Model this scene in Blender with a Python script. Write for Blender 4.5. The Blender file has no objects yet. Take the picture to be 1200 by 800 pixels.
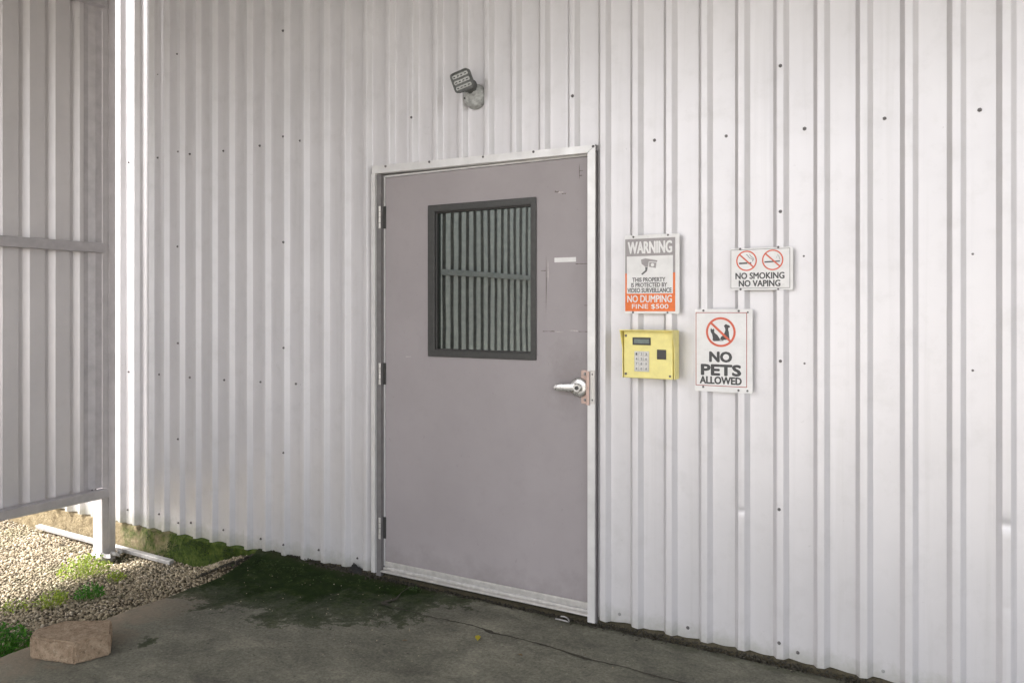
import bpy, bmesh, math, random
import numpy as np
from mathutils import Vector, Matrix, noise as mnoise

random.seed(7)
rng = np.random.default_rng(7)
scene = bpy.context.scene
C = scene.collection

# ------------------------------------------------------------------ camera, sky, sun, exposure
cam_data = bpy.data.cameras.new("camera")
cam = bpy.data.objects.new("camera", cam_data)
C.objects.link(cam)
cam.location = (0.0, -3.345, 1.433)
cam.rotation_euler = (math.radians(90), 0, math.radians(30))
cam_data.sensor_width = 36.0
cam_data.lens = 918 / 1200 * 36.0
cam_data.shift_y = -39 / 1200
cam_data.clip_start = 0.05
cam_data.clip_end = 2000
scene.camera = cam

SUN_EL = math.radians(45)
SUN_AZ = Vector((-0.92, -0.40, 0)).normalized()          # horizontal direction towards the sun
sun_dir = Vector((SUN_AZ.x * math.cos(SUN_EL), SUN_AZ.y * math.cos(SUN_EL), math.sin(SUN_EL)))
world = bpy.data.worlds.new("World")
scene.world = world
world.use_nodes = True
wn = world.node_tree
bg = wn.nodes["Background"]
sky = wn.nodes.new("ShaderNodeTexSky")
sky.sky_type = 'NISHITA'
sky.sun_disc = False
sky.sun_elevation = SUN_EL
sky.sun_rotation = math.atan2(SUN_AZ.x, SUN_AZ.y)
sky.air_density = 1.0
sky.dust_density = 4.0
sky.ozone_density = 1.0
# thin overcast: the sky's own brightness with most of its blue taken out
bw = wn.nodes.new("ShaderNodeRGBToBW")
veil = wn.nodes.new("ShaderNodeMix")
veil.data_type = 'RGBA'
veil.inputs[0].default_value = 0.80
wn.links.new(sky.outputs[0], bw.inputs[0])
wn.links.new(sky.outputs[0], veil.inputs[6])
tint = wn.nodes.new("ShaderNodeMix")
tint.data_type = 'RGBA'
tint.blend_type = 'MULTIPLY'
tint.inputs[0].default_value = 1.0
tint.inputs[7].default_value = (1.015, 0.99, 0.995, 1)
wn.links.new(bw.outputs[0], tint.inputs[6])
wn.links.new(tint.outputs[2], veil.inputs[7])
wn.links.new(veil.outputs[2], bg.inputs[0])
bg.inputs[1].default_value = 0.15
sun_data = bpy.data.lights.new("sun", 'SUN')
sun_data.energy = 1.9
sun_data.angle = math.radians(10)
sun_data.color = (1.0, 0.97, 0.94)
sun = bpy.data.objects.new("sun", sun_data)
C.objects.link(sun)
sun.rotation_euler = (-sun_dir).to_track_quat('-Z', 'Y').to_euler()
sun.location = (-6, -6, 9)

scene.view_settings.view_transform = 'Standard'
scene.view_settings.look = 'None'
scene.view_settings.gamma = 1.0
scene.view_settings.use_curve_mapping = False
scene.view_settings.exposure = 2.40
scene.cycles.max_bounces = 7
scene.cycles.diffuse_bounces = 5
scene.cycles.caustics_reflective = False
scene.cycles.caustics_refractive = False

# ------------------------------------------------------------------ helpers
WORLD = {}                                              # object -> world origin


def reg(o, origin, parent=None):
    C.objects.link(o)
    origin = Vector(origin)
    WORLD[o.name] = origin
    if parent is not None:
        o.parent = parent
        o.location = origin - WORLD[parent.name]
    else:
        o.location = origin
    return o


def thing(name, label, cat, origin, group=None):
    o = bpy.data.objects.new(name, None)
    o.empty_display_size = 0.1
    reg(o, origin)
    o["label"] = label
    o["category"] = cat
    if group:
        o["group"] = group
    return o


def group_part(name, origin, parent):
    o = bpy.data.objects.new(name, None)
    o.empty_display_size = 0.05
    return reg(o, origin, parent)


class MB:
    """collects vertices and faces in world coordinates"""

    def __init__(self):
        self.v = []
        self.f = []

    def add(self, vs, fs):
        b = len(self.v)
        self.v += [tuple(p) for p in vs]
        self.f += [tuple(i + b for i in q) for q in fs]
        return self

    def box(self, x0, x1, y0, y1, z0, z1):
        vs = [(x, y, z) for z in (z0, z1) for y in (y0, y1) for x in (x0, x1)]
        fs = [(0, 2, 3, 1), (4, 5, 7, 6), (0, 1, 5, 4), (2, 6, 7, 3), (0, 4, 6, 2), (1, 3, 7, 5)]
        return self.add(vs, fs)

    def prism(self, pts, y0, y1):
        """polygon in XZ, counter-clockwise seen from -Y, from front y0 to back y1"""
        n = len(pts)
        vs = [(p[0], y0, p[1]) for p in pts] + [(p[0], y1, p[1]) for p in pts]
        fs = [tuple(range(n)), tuple(range(2 * n - 1, n - 1, -1))]
        fs += [(i, i + n, (i + 1) % n + n, (i + 1) % n) for i in range(n)]
        return self.add(vs, fs)

    def sheet(self, pts, y):
        return self.add([(p[0], y, p[1]) for p in pts], [tuple(range(len(pts)))])

    def rim(self, o, i, y0, y1):
        """rectangular frame: o, i = (x0, x1, z0, z1)"""
        def r(q):
            return [(q[0], q[2]), (q[1], q[2]), (q[1], q[3]), (q[0], q[3])]
        vs = []
        for y in (y0, y1):
            vs += [(p[0], y, p[1]) for p in r(o)] + [(p[0], y, p[1]) for p in r(i)]
        fs = []
        for k in range(4):
            j = (k + 1) % 4
            fs += [(k, j, 4 + j, 4 + k), (8 + j, 8 + k, 12 + k, 12 + j), (k, 8 + k, 8 + j, j), (4 + k, 4 + j, 12 + j, 12 + k)]
        return self.add(vs, fs)

    def ring(self, cx, cz, r0, r1, y, n=40):
        vs, fs = [], []
        for k in range(n):
            a = 2 * math.pi * k / n
            vs += [(cx + r0 * math.cos(a), y, cz + r0 * math.sin(a)), (cx + r1 * math.cos(a), y, cz + r1 * math.sin(a))]
        for k in range(n):
            j = (k + 1) % n
            fs.append((2 * k, 2 * k + 1, 2 * j + 1, 2 * j))
        return self.add(vs, fs)

    def lathe(self, base, axis, prof, n=24):
        """prof: list of (distance along axis, radius)"""
        axis = Vector(axis).normalized()
        a = axis.orthogonal().normalized()
        b = axis.cross(a)
        base = Vector(base)
        vs, fs = [], []
        for d, r in prof:
            for k in range(n):
                t = 2 * math.pi * k / n
                vs.append(base + axis * d + (a * math.cos(t) + b * math.sin(t)) * r)
        for i in range(len(prof) - 1):
            for k in range(n):
                j = (k + 1) % n
                fs.append((i * n + k, i * n + j, (i + 1) * n + j, (i + 1) * n + k))
        fs.append(tuple(range(n - 1, -1, -1)))
        m = (len(prof) - 1) * n
        fs.append(tuple(range(m, m + n)))
        return self.add(vs, fs)

    def tube(self, pts, r, n=6):
        pts = [Vector(p) for p in pts]
        rr = r if isinstance(r, (list, tuple)) else [r] * len(pts)
        vs, fs = [], []
        for i, p in enumerate(pts):
            d = (pts[min(i + 1, len(pts) - 1)] - pts[max(i - 1, 0)]).normalized()
            a = d.orthogonal().normalized() if abs(d.z) > .9 else d.cross(Vector((0, 0, 1))).normalized()
            b = d.cross(a)
            for k in range(n):
                t = 2 * math.pi * k / n
                vs.append(p + (a * math.cos(t) + b * math.sin(t)) * rr[i])
        for i in range(len(pts) - 1):
            for k in range(n):
                j = (k + 1) % n
                fs.append((i * n + k, i * n + j, (i + 1) * n + j, (i + 1) * n + k))
        fs.append(tuple(range(n - 1, -1, -1)))
        fs.append(tuple(range((len(pts) - 1) * n, len(pts) * n)))
        return self.add(vs, fs)

    def mesh(self, name, mat, origin=(0, 0, 0), smooth=None, fix=True):
        o = Vector(origin)
        me = bpy.data.meshes.new(name)
        me.from_pydata([(p[0] - o.x, p[1] - o.y, p[2] - o.z) for p in self.v], [], self.f)
        if fix:
            bm = bmesh.new()
            bm.from_mesh(me)
            bmesh.ops.recalc_face_normals(bm, faces=bm.faces)
            bm.to_mesh(me)
            bm.free()
        if mat is not None:
            me.materials.append(mat)
        if smooth is not None:
            me.shade_smooth()
            me.set_sharp_from_angle(angle=math.radians(smooth))
        me.update()
        return me

    def center(self):
        a = np.array(self.v)
        lo, hi = a.min(0), a.max(0)
        return Vector(((lo[0] + hi[0]) / 2, (lo[1] + hi[1]) / 2, lo[2]))

    def build(self, name, mat, parent=None, smooth=None, bevel=0, fix=True, kind=None):
        o = self.center()
        ob = bpy.data.objects.new(name, self.mesh(name, mat, o, smooth, fix))
        reg(ob, o, parent)
        if bevel:
            m = ob.modifiers.new("bevel", 'BEVEL')
            m.width = bevel
            m.segments = 2
            m.limit_method = 'ANGLE'
            m.angle_limit = math.radians(35)
            ob.data.shade_smooth()
            w = ob.modifiers.new("normals", 'WEIGHTED_NORMAL')
            w.keep_sharp = True
        if kind:
            ob["kind"] = kind
        return ob


def text_part(s, x0, x1, z0, z1, y, mat, parent, name="lettering", bold=0.0):
    cu = bpy.data.curves.new("txt", 'FONT')
    cu.body = s
    cu.resolution_u = 3
    ob = bpy.data.objects.new("txt", cu)
    C.objects.link(ob)
    dg = bpy.context.evaluated_depsgraph_get()
    me = bpy.data.meshes.new_from_object(ob.evaluated_get(dg))
    bpy.data.objects.remove(ob)
    bpy.data.curves.remove(cu)
    co = np.array([v.co[:] for v in me.vertices])
    lo, hi = co.min(0), co.max(0)
    sx, sz = (x1 - x0) / (hi[0] - lo[0]), (z1 - z0) / (hi[1] - lo[1])
    for v in me.vertices:
        v.co = ((v.co.x - lo[0]) * sx, 0.0, (v.co.y - lo[1]) * sz)
    me.materials.clear()
    me.materials.append(mat)
    me.name = name
    if bold:
        b = bold * (z1 - z0)
        bm = bmesh.new()
        for k, (dx, dz) in enumerate(((-1, 0), (-.7, .6), (0, .8), (.7, .6), (1, 0), (.7, -.6), (0, -.8), (-.7, -.6))):
            n0 = len(bm.verts)
            bm.from_mesh(me)
            bm.verts.ensure_lookup_table()
            for v in bm.verts[n0:]:
                v.co.x += dx * b
                v.co.z += dz * b
                v.co.y -= .00004 * k
        bm.to_mesh(me)
        bm.free()
    o = bpy.data.objects.new(name, me)
    return reg(o, (x0, y, z0), parent)


# ------------------------------------------------------------------ materials
class NT:
    def __init__(self, name):
        self.m = bpy.data.materials.new(name)
        self.m.use_nodes = True
        self.t = self.m.node_tree
        self.b = self.t.nodes["Principled BSDF"]

    def n(self, typ, **kw):
        nd = self.t.nodes.new(typ)
        for k, v in kw.items():
            setattr(nd, k, v)
        return nd

    def l(self, a, b):
        self.t.links.new(a, b)

    def coord(self, scale=(1, 1, 1), kind="world"):
        if kind == "world":
            g = self.n("ShaderNodeNewGeometry").outputs["Position"]
        else:
            g = self.n("ShaderNodeTexCoord").outputs["Object"]
        mp = self.n("ShaderNodeMapping")
        mp.inputs["Scale"].default_value = scale
        self.l(g, mp.inputs["Vector"])
        return mp.outputs[0]

    def noise(self, vec, scale, detail=4, rough=.55, dist=0):
        nd = self.n("ShaderNodeTexNoise")
        nd.inputs["Scale"].default_value = scale
        nd.inputs["Detail"].default_value = detail
        nd.inputs["Roughness"].default_value = rough
        nd.inputs["Distortion"].default_value = dist
        self.l(vec, nd.inputs["Vector"])
        return nd.outputs["Fac"]

    def ramp(self, fac, stops):
        r = self.n("ShaderNodeValToRGB")
        el = r.color_ramp.elements
        while len(el) < len(stops):
            el.new(0.5)
        for e, (p, c) in zip(el, stops):
            e.position = p
            e.color = (c[0], c[1], c[2], 1) if isinstance(c, (tuple, list)) else (c, c, c, 1)
        self.l(fac, r.inputs[0])
        return r.outputs[0]

    def mix(self, fac, a, b, mode='MIX'):
        nd = self.n("ShaderNodeMix", data_type='RGBA', blend_type=mode)
        for s, v in ((0, fac), (6, a), (7, b)):
            if isinstance(v, (int, float)):
                nd.inputs[s].default_value = v if s == 0 else (v, v, v, 1)
            elif isinstance(v, (tuple, list)):
                nd.inputs[s].default_value = (v[0], v[1], v[2], 1)
            else:
                self.l(v, nd.inputs[s])
        return nd.outputs[2]

    def math(self, op, a, b=0.0, c=None, clamp=False):
        nd = self.n("ShaderNodeMath", operation=op, use_clamp=clamp)
        for s, v in ((0, a), (1, b), (2, c)):
            if v is None:
                continue
            if isinstance(v, (int, float)):
                nd.inputs[s].default_value = v
            else:
                self.l(v, nd.inputs[s])
        return nd.outputs[0]

    def sep(self, vec):
        nd = self.n("ShaderNodeSeparateXYZ")
        self.l(vec, nd.inputs[0])
        return nd.outputs

    def bump(self, h, strength=.3, dist=.005, prev=None):
        nd = self.n("ShaderNodeBump")
        nd.inputs["Strength"].default_value = strength
        nd.inputs["Distance"].default_value = dist
        self.l(h, nd.inputs["Height"])
        if prev is not None:
            self.l(prev, nd.inputs["Normal"])
        return nd.outputs[0]

    def out(self, color=None, rough=None, metal=None, normal=None, spec=None):
        for k, v in (("Base Color", color), ("Roughness", rough), ("Metallic", metal), ("Specular IOR Level", spec)):
            if v is None:
                continue
            if isinstance(v, (int, float)):
                self.b.inputs[k].default_value = v
            elif isinstance(v, (tuple, list)):
                self.b.inputs[k].default_value = (v[0], v[1], v[2], 1)
            else:
                self.l(v, self.b.inputs[k])
        if normal is not None:
            self.l(normal, self.b.inputs["Normal"])
        return self.m


def simple(name, col, rough=.5, metal=0.0, var=.12, scale=25, bump=.1):
    t = NT(name)
    v = t.coord()
    n = t.noise(v, scale, 5, .6)
    c = t.mix(1.0, col, t.ramp(n, [(.25, 1 - var), (.75, 1 + var)]), 'MULTIPLY')
    r = t.ramp(t.noise(v, scale * 1.7, 3), [(.3, max(.02, rough - .08)), (.7, min(1, rough + .08))])
    nm = t.bump(t.noise(v, scale * 8, 3), bump, .002) if bump > .01 else None
    return t.out(c, r, metal, nm)


M = {}


def siding_material(name, col, metal, rough, grime=1.0):
    t = NT(name)
    v = t.coord()
    big = t.noise(v, 1.6, 4, .6)
    blot = t.noise(v, 9, 5, .65)
    streak = t.noise(t.coord((22, 22, .7)), 1.0, 4, .6)
    c = t.mix(1.0, col, t.ramp(big, [(.3, .94), (.7, 1.04)]), 'MULTIPLY')
    c = t.mix(t.ramp(blot, [(.52, 0.0), (.78, .35 * grime)]), c, (.52, .51, .50))
    c = t.mix(t.ramp(streak, [(.55, 0.0), (.8, .22 * grime)]), c, (.45, .44, .42))
    # small scuffs and chips
    scuff = t.noise(t.coord((1, 1, 2.2)), 38, 3, .7, .6)
    c = t.mix(t.ramp(scuff, [(.70, 0.0), (.76, .5 * grime)]), c, (.36, .35, .34))
    # splash dirt close to the ground, ragged
    z = t.sep(t.coord())[2]
    sp = t.math('ADD', z, t.math('MULTIPLY', t.noise(v, 14, 4, .7), .16))
    c = t.mix(t.ramp(sp, [(.045, .65 * grime), (.15, 0.0)]), c, (.33, .34, .27))
    r = t.ramp(blot, [(.3, rough - .01), (.7, rough + .03)])
    nm = t.bump(t.noise(v, 5, 3, .5), .03, .02)
    nm = t.bump(t.noise(v, 160, 2, .5), .05, .001, nm)
    return t.out(c, r, metal, nm)


M['siding'] = siding_material("weathered_white_steel", (.70, .685, .697), .28, .38)
M['screen'] = siding_material("grey_screen_steel", (.69, .66, .655), .40, .40, .6)
M['trim'] = simple("white_flashing", (.74, .73, .72), .4, .3, .10, 12, .1)
M['screen_trim'] = simple("grey_girt_paint", (.46, .435, .44), .45, .2, .15, 14, .15)
M['post'] = simple("grey_post_paint", (.48, .455, .455), .42, .25, .12, 10, .1)


def door_material():
    t = NT("mauve_grey_door_paint")
    v = t.coord()
    c = t.ramp(t.noise(v, 2.0, 5, .6), [(.3, (.345, .314, .320)), (.7, (.388, .354, .362))])
    c = t.mix(t.ramp(t.noise(v, 13, 5, .7), [(.55, 0.0), (.8, .30)]), c, (.30, .275, .27))
    sc = t.noise(t.coord((2.2, 1, 1)), 30, 3, .7, .8)
    c = t.mix(t.ramp(sc, [(.68, 0.0), (.74, .5)]), c, (.22, .19, .18))
    st = t.noise(t.coord((30, 30, 1.2)), 1.0, 3, .6)
    c = t.mix(t.ramp(st, [(.58, 0.0), (.8, .16)]), c, (.36, .33, .33))
    x, y, z = t.sep(v)
    low = t.math('ADD', z, t.math('MULTIPLY', t.noise(v, 8, 6, .75), .5))
    c = t.mix(t.ramp(low, [(.22, .35), (.42, 0.0)]), c, (.19, .175, .155))
    gx = t.math('MULTIPLY', t.math('ADD', x, 1.62), 4.0)
    gz = t.math('MULTIPLY', t.math('SUBTRACT', z, 1.10), 2.6)
    gd = t.math('SQRT', t.math('ADD', t.math('MULTIPLY', gx, gx), t.math('MULTIPLY', gz, gz)))
    gd = t.math('ADD', gd, t.math('MULTIPLY', t.noise(v, 11, 6, .75), .9))
    c = t.mix(t.ramp(gd, [(.55, .38), (1.25, 0.0)]), c, (.20, .175, .165))
    nm = t.bump(t.noise(v, 6, 3), .08, .02)
    nm = t.bump(t.noise(v, 220, 2), .10, .001, nm)
    return t.out(c, t.ramp(t.noise(v, 10, 4), [(.3, .42), (.7, .56)]), 0.0, nm, .45)


M['door'] = door_material()
M['frame_dark'] = simple("dark_bronze_frame", (.055, .055, .052), .42, .1, .2, 30, .1)
M['jamb'] = simple("grey_jamb_steel", (.20, .19, .19), .5, .2, .15, 20, .15)
M['alu'] = simple("aged_aluminium", (.62, .60, .57), .42, .45, .18, 30, .2)
M['dull_metal'] = simple("dull_grey_metal", (.36, .35, .34), .5, .3, .3, 30, .2)
M['steel'] = simple("brushed_steel", (.66, .65, .63), .30, .75, .06, 40, .004)
M['brass'] = simple("pink_stained_plate", (.60, .44, .38), .42, .35, .2, 40, .2)
M['screw'] = simple("grey_zinc_screw", (.16, .15, .15), .5, .6, .2, 300, .1)
M['screw_light'] = simple("pale_zinc_screw", (.36, .36, .35), .5, .5, .2, 300, .1)
M['black'] = simple("black_void", (.012, .012, .012), .6, 0, .2, 30, .1)
M['sign_white'] = simple("sign_white_plastic", (.80, .79, .78), .34, 0, .08, 18, .03)
M['ink'] = simple("sign_dark_ink", (.055, .055, .055), .45, 0, .25, 90, .03)
M['ink_pale'] = simple("sign_faded_ink", (.13, .125, .125), .45, 0, .3, 120, .03)
M['sign_grey'] = simple("sign_faded_grey", (.34, .315, .315), .4, 0, .1, 60, .03)
M['sign_orange'] = simple("sign_orange", (.80, .17, .025), .4, 0, .1, 60, .03)
M['sign_red'] = simple("sign_red", (.66, .12, .06), .4, 0, .12, 60, .03)
M['sign_border'] = simple("sign_border_red", (.42, .14, .12), .4, 0, .15, 60, .03)
M['yellow'] = simple("yellow_keypad_paint", (.90, .80, .30), .40, 0, .10, 22, .06)
M['display'] = simple("display_grey", (.17, .21, .20), .2, 0, .2, 60, .02)
M['key'] = simple("metal_key", (.60, .60, .58), .35, .5, .1, 60, .05)
M['plastic_dark'] = simple("dark_plastic", (.045, .042, .04), .4, 0, .15, 60, .05)
M['lamp_body'] = simple("weathered_bronze_lamp", (.115, .120, .115), .5, .2, .3, 60, .2)
M['lamp_mount'] = simple("chalky_lamp_mount", (.42, .43, .42), .7, .1, .45, 60, .3)
M['lens'] = simple("frosted_lens", (.36, .37, .36), .25, 0, .35, 90, .05)


def glass_material():
    t = NT("mirror_film_glass")
    v = t.coord()
    nm = t.bump(t.noise(v, 4, 1, .4), .006, .02)
    c = t.ramp(t.noise(v, 30, 4, .7), [(.3, (.17, .200, .185)), (.75, (.24, .270, .25))])
    return t.out(c, .015, 1.0, nm)


M['glass'] = glass_material()


def concrete_material():
    t = NT("damp_stained_concrete")
    v = t.coord()
    x, y, z = t.sep(v)
    big = t.noise(v, 1.3, 6, .65, .6)
    mid = t.noise(t.coord((1.0, 1.5, 1)), 6, 8, .72, .5)
    fine = t.noise(v, 85, 5, .75)
    c = t.ramp(big, [(.3, (.108, .106, .082)), (.7, (.214, .206, .160))])
    c = t.mix(1.0, c, t.ramp(mid, [(.28, .55), (.72, 1.45)]), 'MULTIPLY')
    c = t.mix(1.0, c, t.ramp(fine, [(.3, .60), (.7, 1.40)]), 'MULTIPLY')
    # pale scratches and flecks
    fl = t.noise(t.coord((1.0, 2.2, 1)), 55, 3, .6, .5)
    c = t.mix(t.ramp(fl, [(.66, 0.0), (.76, .6)]), c, (.40, .38, .32))
    dk = t.noise(v, 34, 2, .5)
    c = t.mix(t.ramp(dk, [(.70, 0.0), (.77, .75)]), c, (.030, .030, .026))
    # warm bare concrete near the slab's free edge
    wx = t.math('ADD', x, t.math('MULTIPLY', mid, .9))
    wy = t.math('ADD', y, t.math('MULTIPLY', big, .8))
    warm = t.math('MULTIPLY', t.ramp(t.math('MULTIPLY', t.math('ADD', wx, 2.75), -1.2), [(.0, 0.0), (.5, 1.0)]),
                  t.ramp(t.math('MULTIPLY', t.math('ADD', wy, .15), -1.2), [(.0, 0.0), (.6, 1.0)]))
    c = t.mix(t.math('MULTIPLY', warm, .95), c, (.36, .285, .205))
    # moss film growing out from the corner under the wall
    ex = t.math('MULTIPLY', t.math('ADD', x, 3.12), 1.05)
    ey = t.math('MULTIPLY', t.math('ADD', y, .12), 1.55)
    d = t.math('SQRT', t.math('ADD', t.math('MULTIPLY', ex, ex), t.math('MULTIPLY', ey, ey)))
    d = t.math('ADD', d, t.math('MULTIPLY', t.math('SUBTRACT', t.noise(v, 3.2, 6, .7, .6), .5), 1.25))
    # a second, thinner lobe creeping along the slab's free edge, and a dark spot by the block
    lx = t.math('MULTIPLY', t.math('ADD', x, 3.55), 3.4)
    ly = t.math('MULTIPLY', t.math('ADD', y, .35), 1.7)
    d2 = t.math('SQRT', t.math('ADD', t.math('MULTIPLY', lx, lx), t.math('MULTIPLY', ly, ly)))
    d2 = t.math('ADD', t.math('ADD', d2, .15), t.math('MULTIPLY', t.math('SUBTRACT', t.noise(v, 6, 6, .75, .6), .5), 1.3))
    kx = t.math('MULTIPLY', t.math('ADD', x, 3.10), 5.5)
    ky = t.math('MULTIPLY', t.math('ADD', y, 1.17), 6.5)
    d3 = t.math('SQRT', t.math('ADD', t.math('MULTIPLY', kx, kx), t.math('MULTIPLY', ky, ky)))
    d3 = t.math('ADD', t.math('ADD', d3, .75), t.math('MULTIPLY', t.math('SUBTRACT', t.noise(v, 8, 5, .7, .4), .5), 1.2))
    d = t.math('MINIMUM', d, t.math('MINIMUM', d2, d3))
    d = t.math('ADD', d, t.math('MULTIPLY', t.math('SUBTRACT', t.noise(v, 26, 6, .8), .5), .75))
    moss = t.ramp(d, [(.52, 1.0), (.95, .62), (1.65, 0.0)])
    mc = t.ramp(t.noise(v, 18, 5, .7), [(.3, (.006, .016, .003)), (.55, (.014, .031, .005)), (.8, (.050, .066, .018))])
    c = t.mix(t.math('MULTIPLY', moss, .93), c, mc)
    # algae strip along the base of the wall
    al = t.math('ADD', t.math('MULTIPLY', y, -3.2), t.math('MULTIPLY', t.math('SUBTRACT', t.noise(v, 9, 5, .7), .5), 1.0))
    c = t.mix(t.ramp(al, [(.02, .75), (.30, 0.0)]), c, (.045, .050, .026))
    h = t.math('ADD', t.math('MULTIPLY', mid, .5), t.math('MULTIPLY', fine, .35))
    nm = t.bump(h, .55, .012)
    nm = t.bump(t.noise(v, 260, 3, .6), .35, .002, nm)
    return t.out(c, t.ramp(mid, [(.3, .66), (.7, .9)]), 0, nm, t.math('MULTIPLY_ADD', moss, -.24, .26))


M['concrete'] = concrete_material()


def foundation_material():
    t = NT("mossy_foundation")
    v = t.coord()
    x, y, z = t.sep(v)
    c = t.ramp(t.noise(v, 12, 6, .7), [(.3, (.16, .12, .065)), (.55, (.30, .24, .14)), (.8, (.40, .34, .22))])
    dr = t.noise(t.coord((26, 26, 4)), 1.0, 4, .7)
    c = t.mix(t.ramp(dr, [(.5, 0.0), (.75, .6)]), c, (.10, .075, .04))
    mx = t.math('ADD', t.math('MULTIPLY', x, .55), t.math('MULTIPLY', t.noise(v, 5, 6, .75, .5), 1.35))
    moss = t.math('MULTIPLY', t.ramp(t.math('ADD', mx, 2.65), [(.55, 0.0), (.82, 1.0)]), t.ramp(t.math('ADD', x, 4.2), [(.45, 1.0), (.75, 0.0)]))
    c = t.mix(t.ramp(t.math('ADD', x, 4.2), [(.45, 0.0), (.8, .8)]), c, (.07, .065, .045))
    gc = t.ramp(t.noise(v, 30, 5, .7), [(.3, (.016, .032, .005)), (.5, (.055, .090, .011)), (.78, (.15, .18, .035))])
    c = t.mix(moss, c, gc)
    nm = t.bump(t.noise(v, 45, 6, .75), 1.0, .03)
    return t.out(c, .9, 0, nm, .2)


M['foundation'] = foundation_material()


def soil_material():
    t = NT("gravelly_soil")
    v = t.coord()
    c = t.ramp(t.noise(v, 40, 6, .75), [(.3, (.05, .04, .028)), (.6, (.15, .12, .09)), (.8, (.30, .26, .20))])
    c = t.mix(t.ramp(t.noise(v, .5, 4, .6), [(.45, 0.0), (.62, .5)]), c, (.07, .10, .035))
    nm = t.bump(t.noise(v, 60, 5, .7), .9, .03)
    return t.out(c, .95, 0, nm, .2)


M['soil'] = soil_material()


def stone_material():
    t = NT("pea_gravel")
    g = t.n("ShaderNodeNewGeometry")
    isl = g.outputs["Random Per Island"]
    c = t.ramp(isl, [(0.0, (.07, .058, .036)), (.18, (.26, .215, .145)), (.5, (.44, .37, .255)), (.72, (.34, .285, .19)), (.88, (.56, .485, .37)), (1.0, (.11, .09, .06))])
    v = t.coord()
    c = t.mix(1.0, c, t.ramp(t.noise(v, 110, 4, .65), [(.25, .7), (.75, 1.2)]), 'MULTIPLY')
    c = t.mix(t.ramp(t.noise(v, 3.5, 5, .7), [(.52, 0.0), (.72, .5)]), c, (.16, .16, .07))
    return t.out(c, .85, 0, t.bump(t.noise(v, 300, 3), .4, .002), .3)


M['stone'] = stone_material()


def block_material():
    t = NT("tan_split_block")
    v = t.coord()
    c = t.ramp(t.noise(v, 22, 6, .7), [(.3, (.33, .235, .155)), (.6, (.52, .39, .275)), (.8, (.60, .49, .35))])
    sp = t.noise(v, 62, 6, .8)
    c = t.mix(t.ramp(sp, [(.50, 0.0), (.64, .7)]), c, (.15, .11, .06))
    c = t.mix(t.ramp(t.noise(v, 75, 5, .8), [(.56, 0.0), (.66, .6)]), c, (.66, .56, .42))
    nm = t.bump(t.noise(v, 120, 5, .75), 1.0, .012)
    return t.out(c, .95, 0, nm, .2)


M['block'] = block_material()


def leaf_material(name, a, b):
    t = NT(name)
    g = t.n("ShaderNodeNewGeometry")
    c = t.mix(g.outputs["Random Per Island"], a, b)
    t.b.inputs["Subsurface Weight"].default_value = 0.0
    tr = t.n("ShaderNodeBsdfTranslucent")
    t.l(c, tr.inputs[0])
    mx = t.n("ShaderNodeMixShader")
    mx.inputs[0].default_value = .3
    m = t.out(c, .5, 0, None, .35)
    t.l(t.b.outputs[0], mx.inputs[1])
    t.l(tr.outputs[0], mx.inputs[2])
    t.l(mx.outputs[0], t.t.nodes["Material Output"].inputs[0])
    return m


M['weed'] = leaf_material("yellow_green_weed", (.16, .26, .02), (.42, .50, .06))
M['grass'] = leaf_material("deep_green_grass", (.035, .13, .015), (.11, .31, .03))
M['weed_dark'] = leaf_material("dull_green_weed", (.03, .06, .015), (.07, .12, .03))
M['yellow_leaf'] = leaf_material("yellow_leaf", (.45, .38, .02), (.55, .45, .03))
M['brown_leaf'] = leaf_material("brown_leaf", (.10, .06, .03), (.20, .13, .06))
M['moss_green'] = simple("moss_tufts", (.030, .052, .008), .95, 0, .6, 40, .6)
M['dirt'] = simple("debris_and_gap_dark", (.045, .040, .028), .95, 0, .5, 60, .5)
M['canopy'] = simple("galvanised_canopy", (.34, .35, .33), .6, .1, .15, 3, .1)

# ------------------------------------------------------------------ ground, slab
RIB = .1567
RIB0 = -.652                       # centre of a lap rib; laps every six ribs
DEPTH = .028


def fbm(x, y, s, o=4):
    return mnoise.fractal(Vector((x * s, y * s, 3.7)), 1.0, 2.0, o)


def sst(t):
    t = min(1, max(0, t))
    return t * t * (3 - 2 * t)


def gravel_z(x, y):
    t = min(1, max(0, (-y - .25) / 1.3))
    u = min(1, max(0, (x + 4.4) / .8))
    return -.225 + .10 * t * (3 - 2 * t) * t * (.35 + .65 * u) + .15 * sst((x + 4.25) / .5) * sst((y + .40) / .35) + .012 * fbm(x, y, 2.2) - .085 * math.exp(-((x + 4.845) / .075) ** 2 - ((y + .155) / .05) ** 2)  # last term: pit added beside the post to make a deep shadow


# horizon-wide ground sheet with a real depression-free level below slab and gravel bed
mb = MB()
mb.add([(-600, -600, -.30), (600, -600, -.30), (600, 600, -.30), (-600, 600, -.30)], [(0, 1, 2, 3)])
g = mb.build("ground", M['soil'])
g["kind"] = "structure"

# crack between the main slab and the strip in front of the door
CRACK = [(-2.545, .05), (-2.53, -.02), (-2.515, -.09), (-2.505, -.15), (-2.475, -.225), (-2.50, -.300), (-2.40, -.318),
         (-2.21, -.326), (-2.05, -.316), (-1.93, -.318), (-1.83, -.338), (-1.70, -.330), (-1.57, -.334), (-1.43, -.352), (-1.316, -.359),
         (-1.20, -.352), (-1.093, -.361), (-.952, -.362), (-.80, -.372), (-.6, -.366), (-.3, -.378), (.2, -.37), (.8, -.375), (2.0, -.37), (6, -.37), (12, -.37)]
cr = np.array(CRACK)


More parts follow.
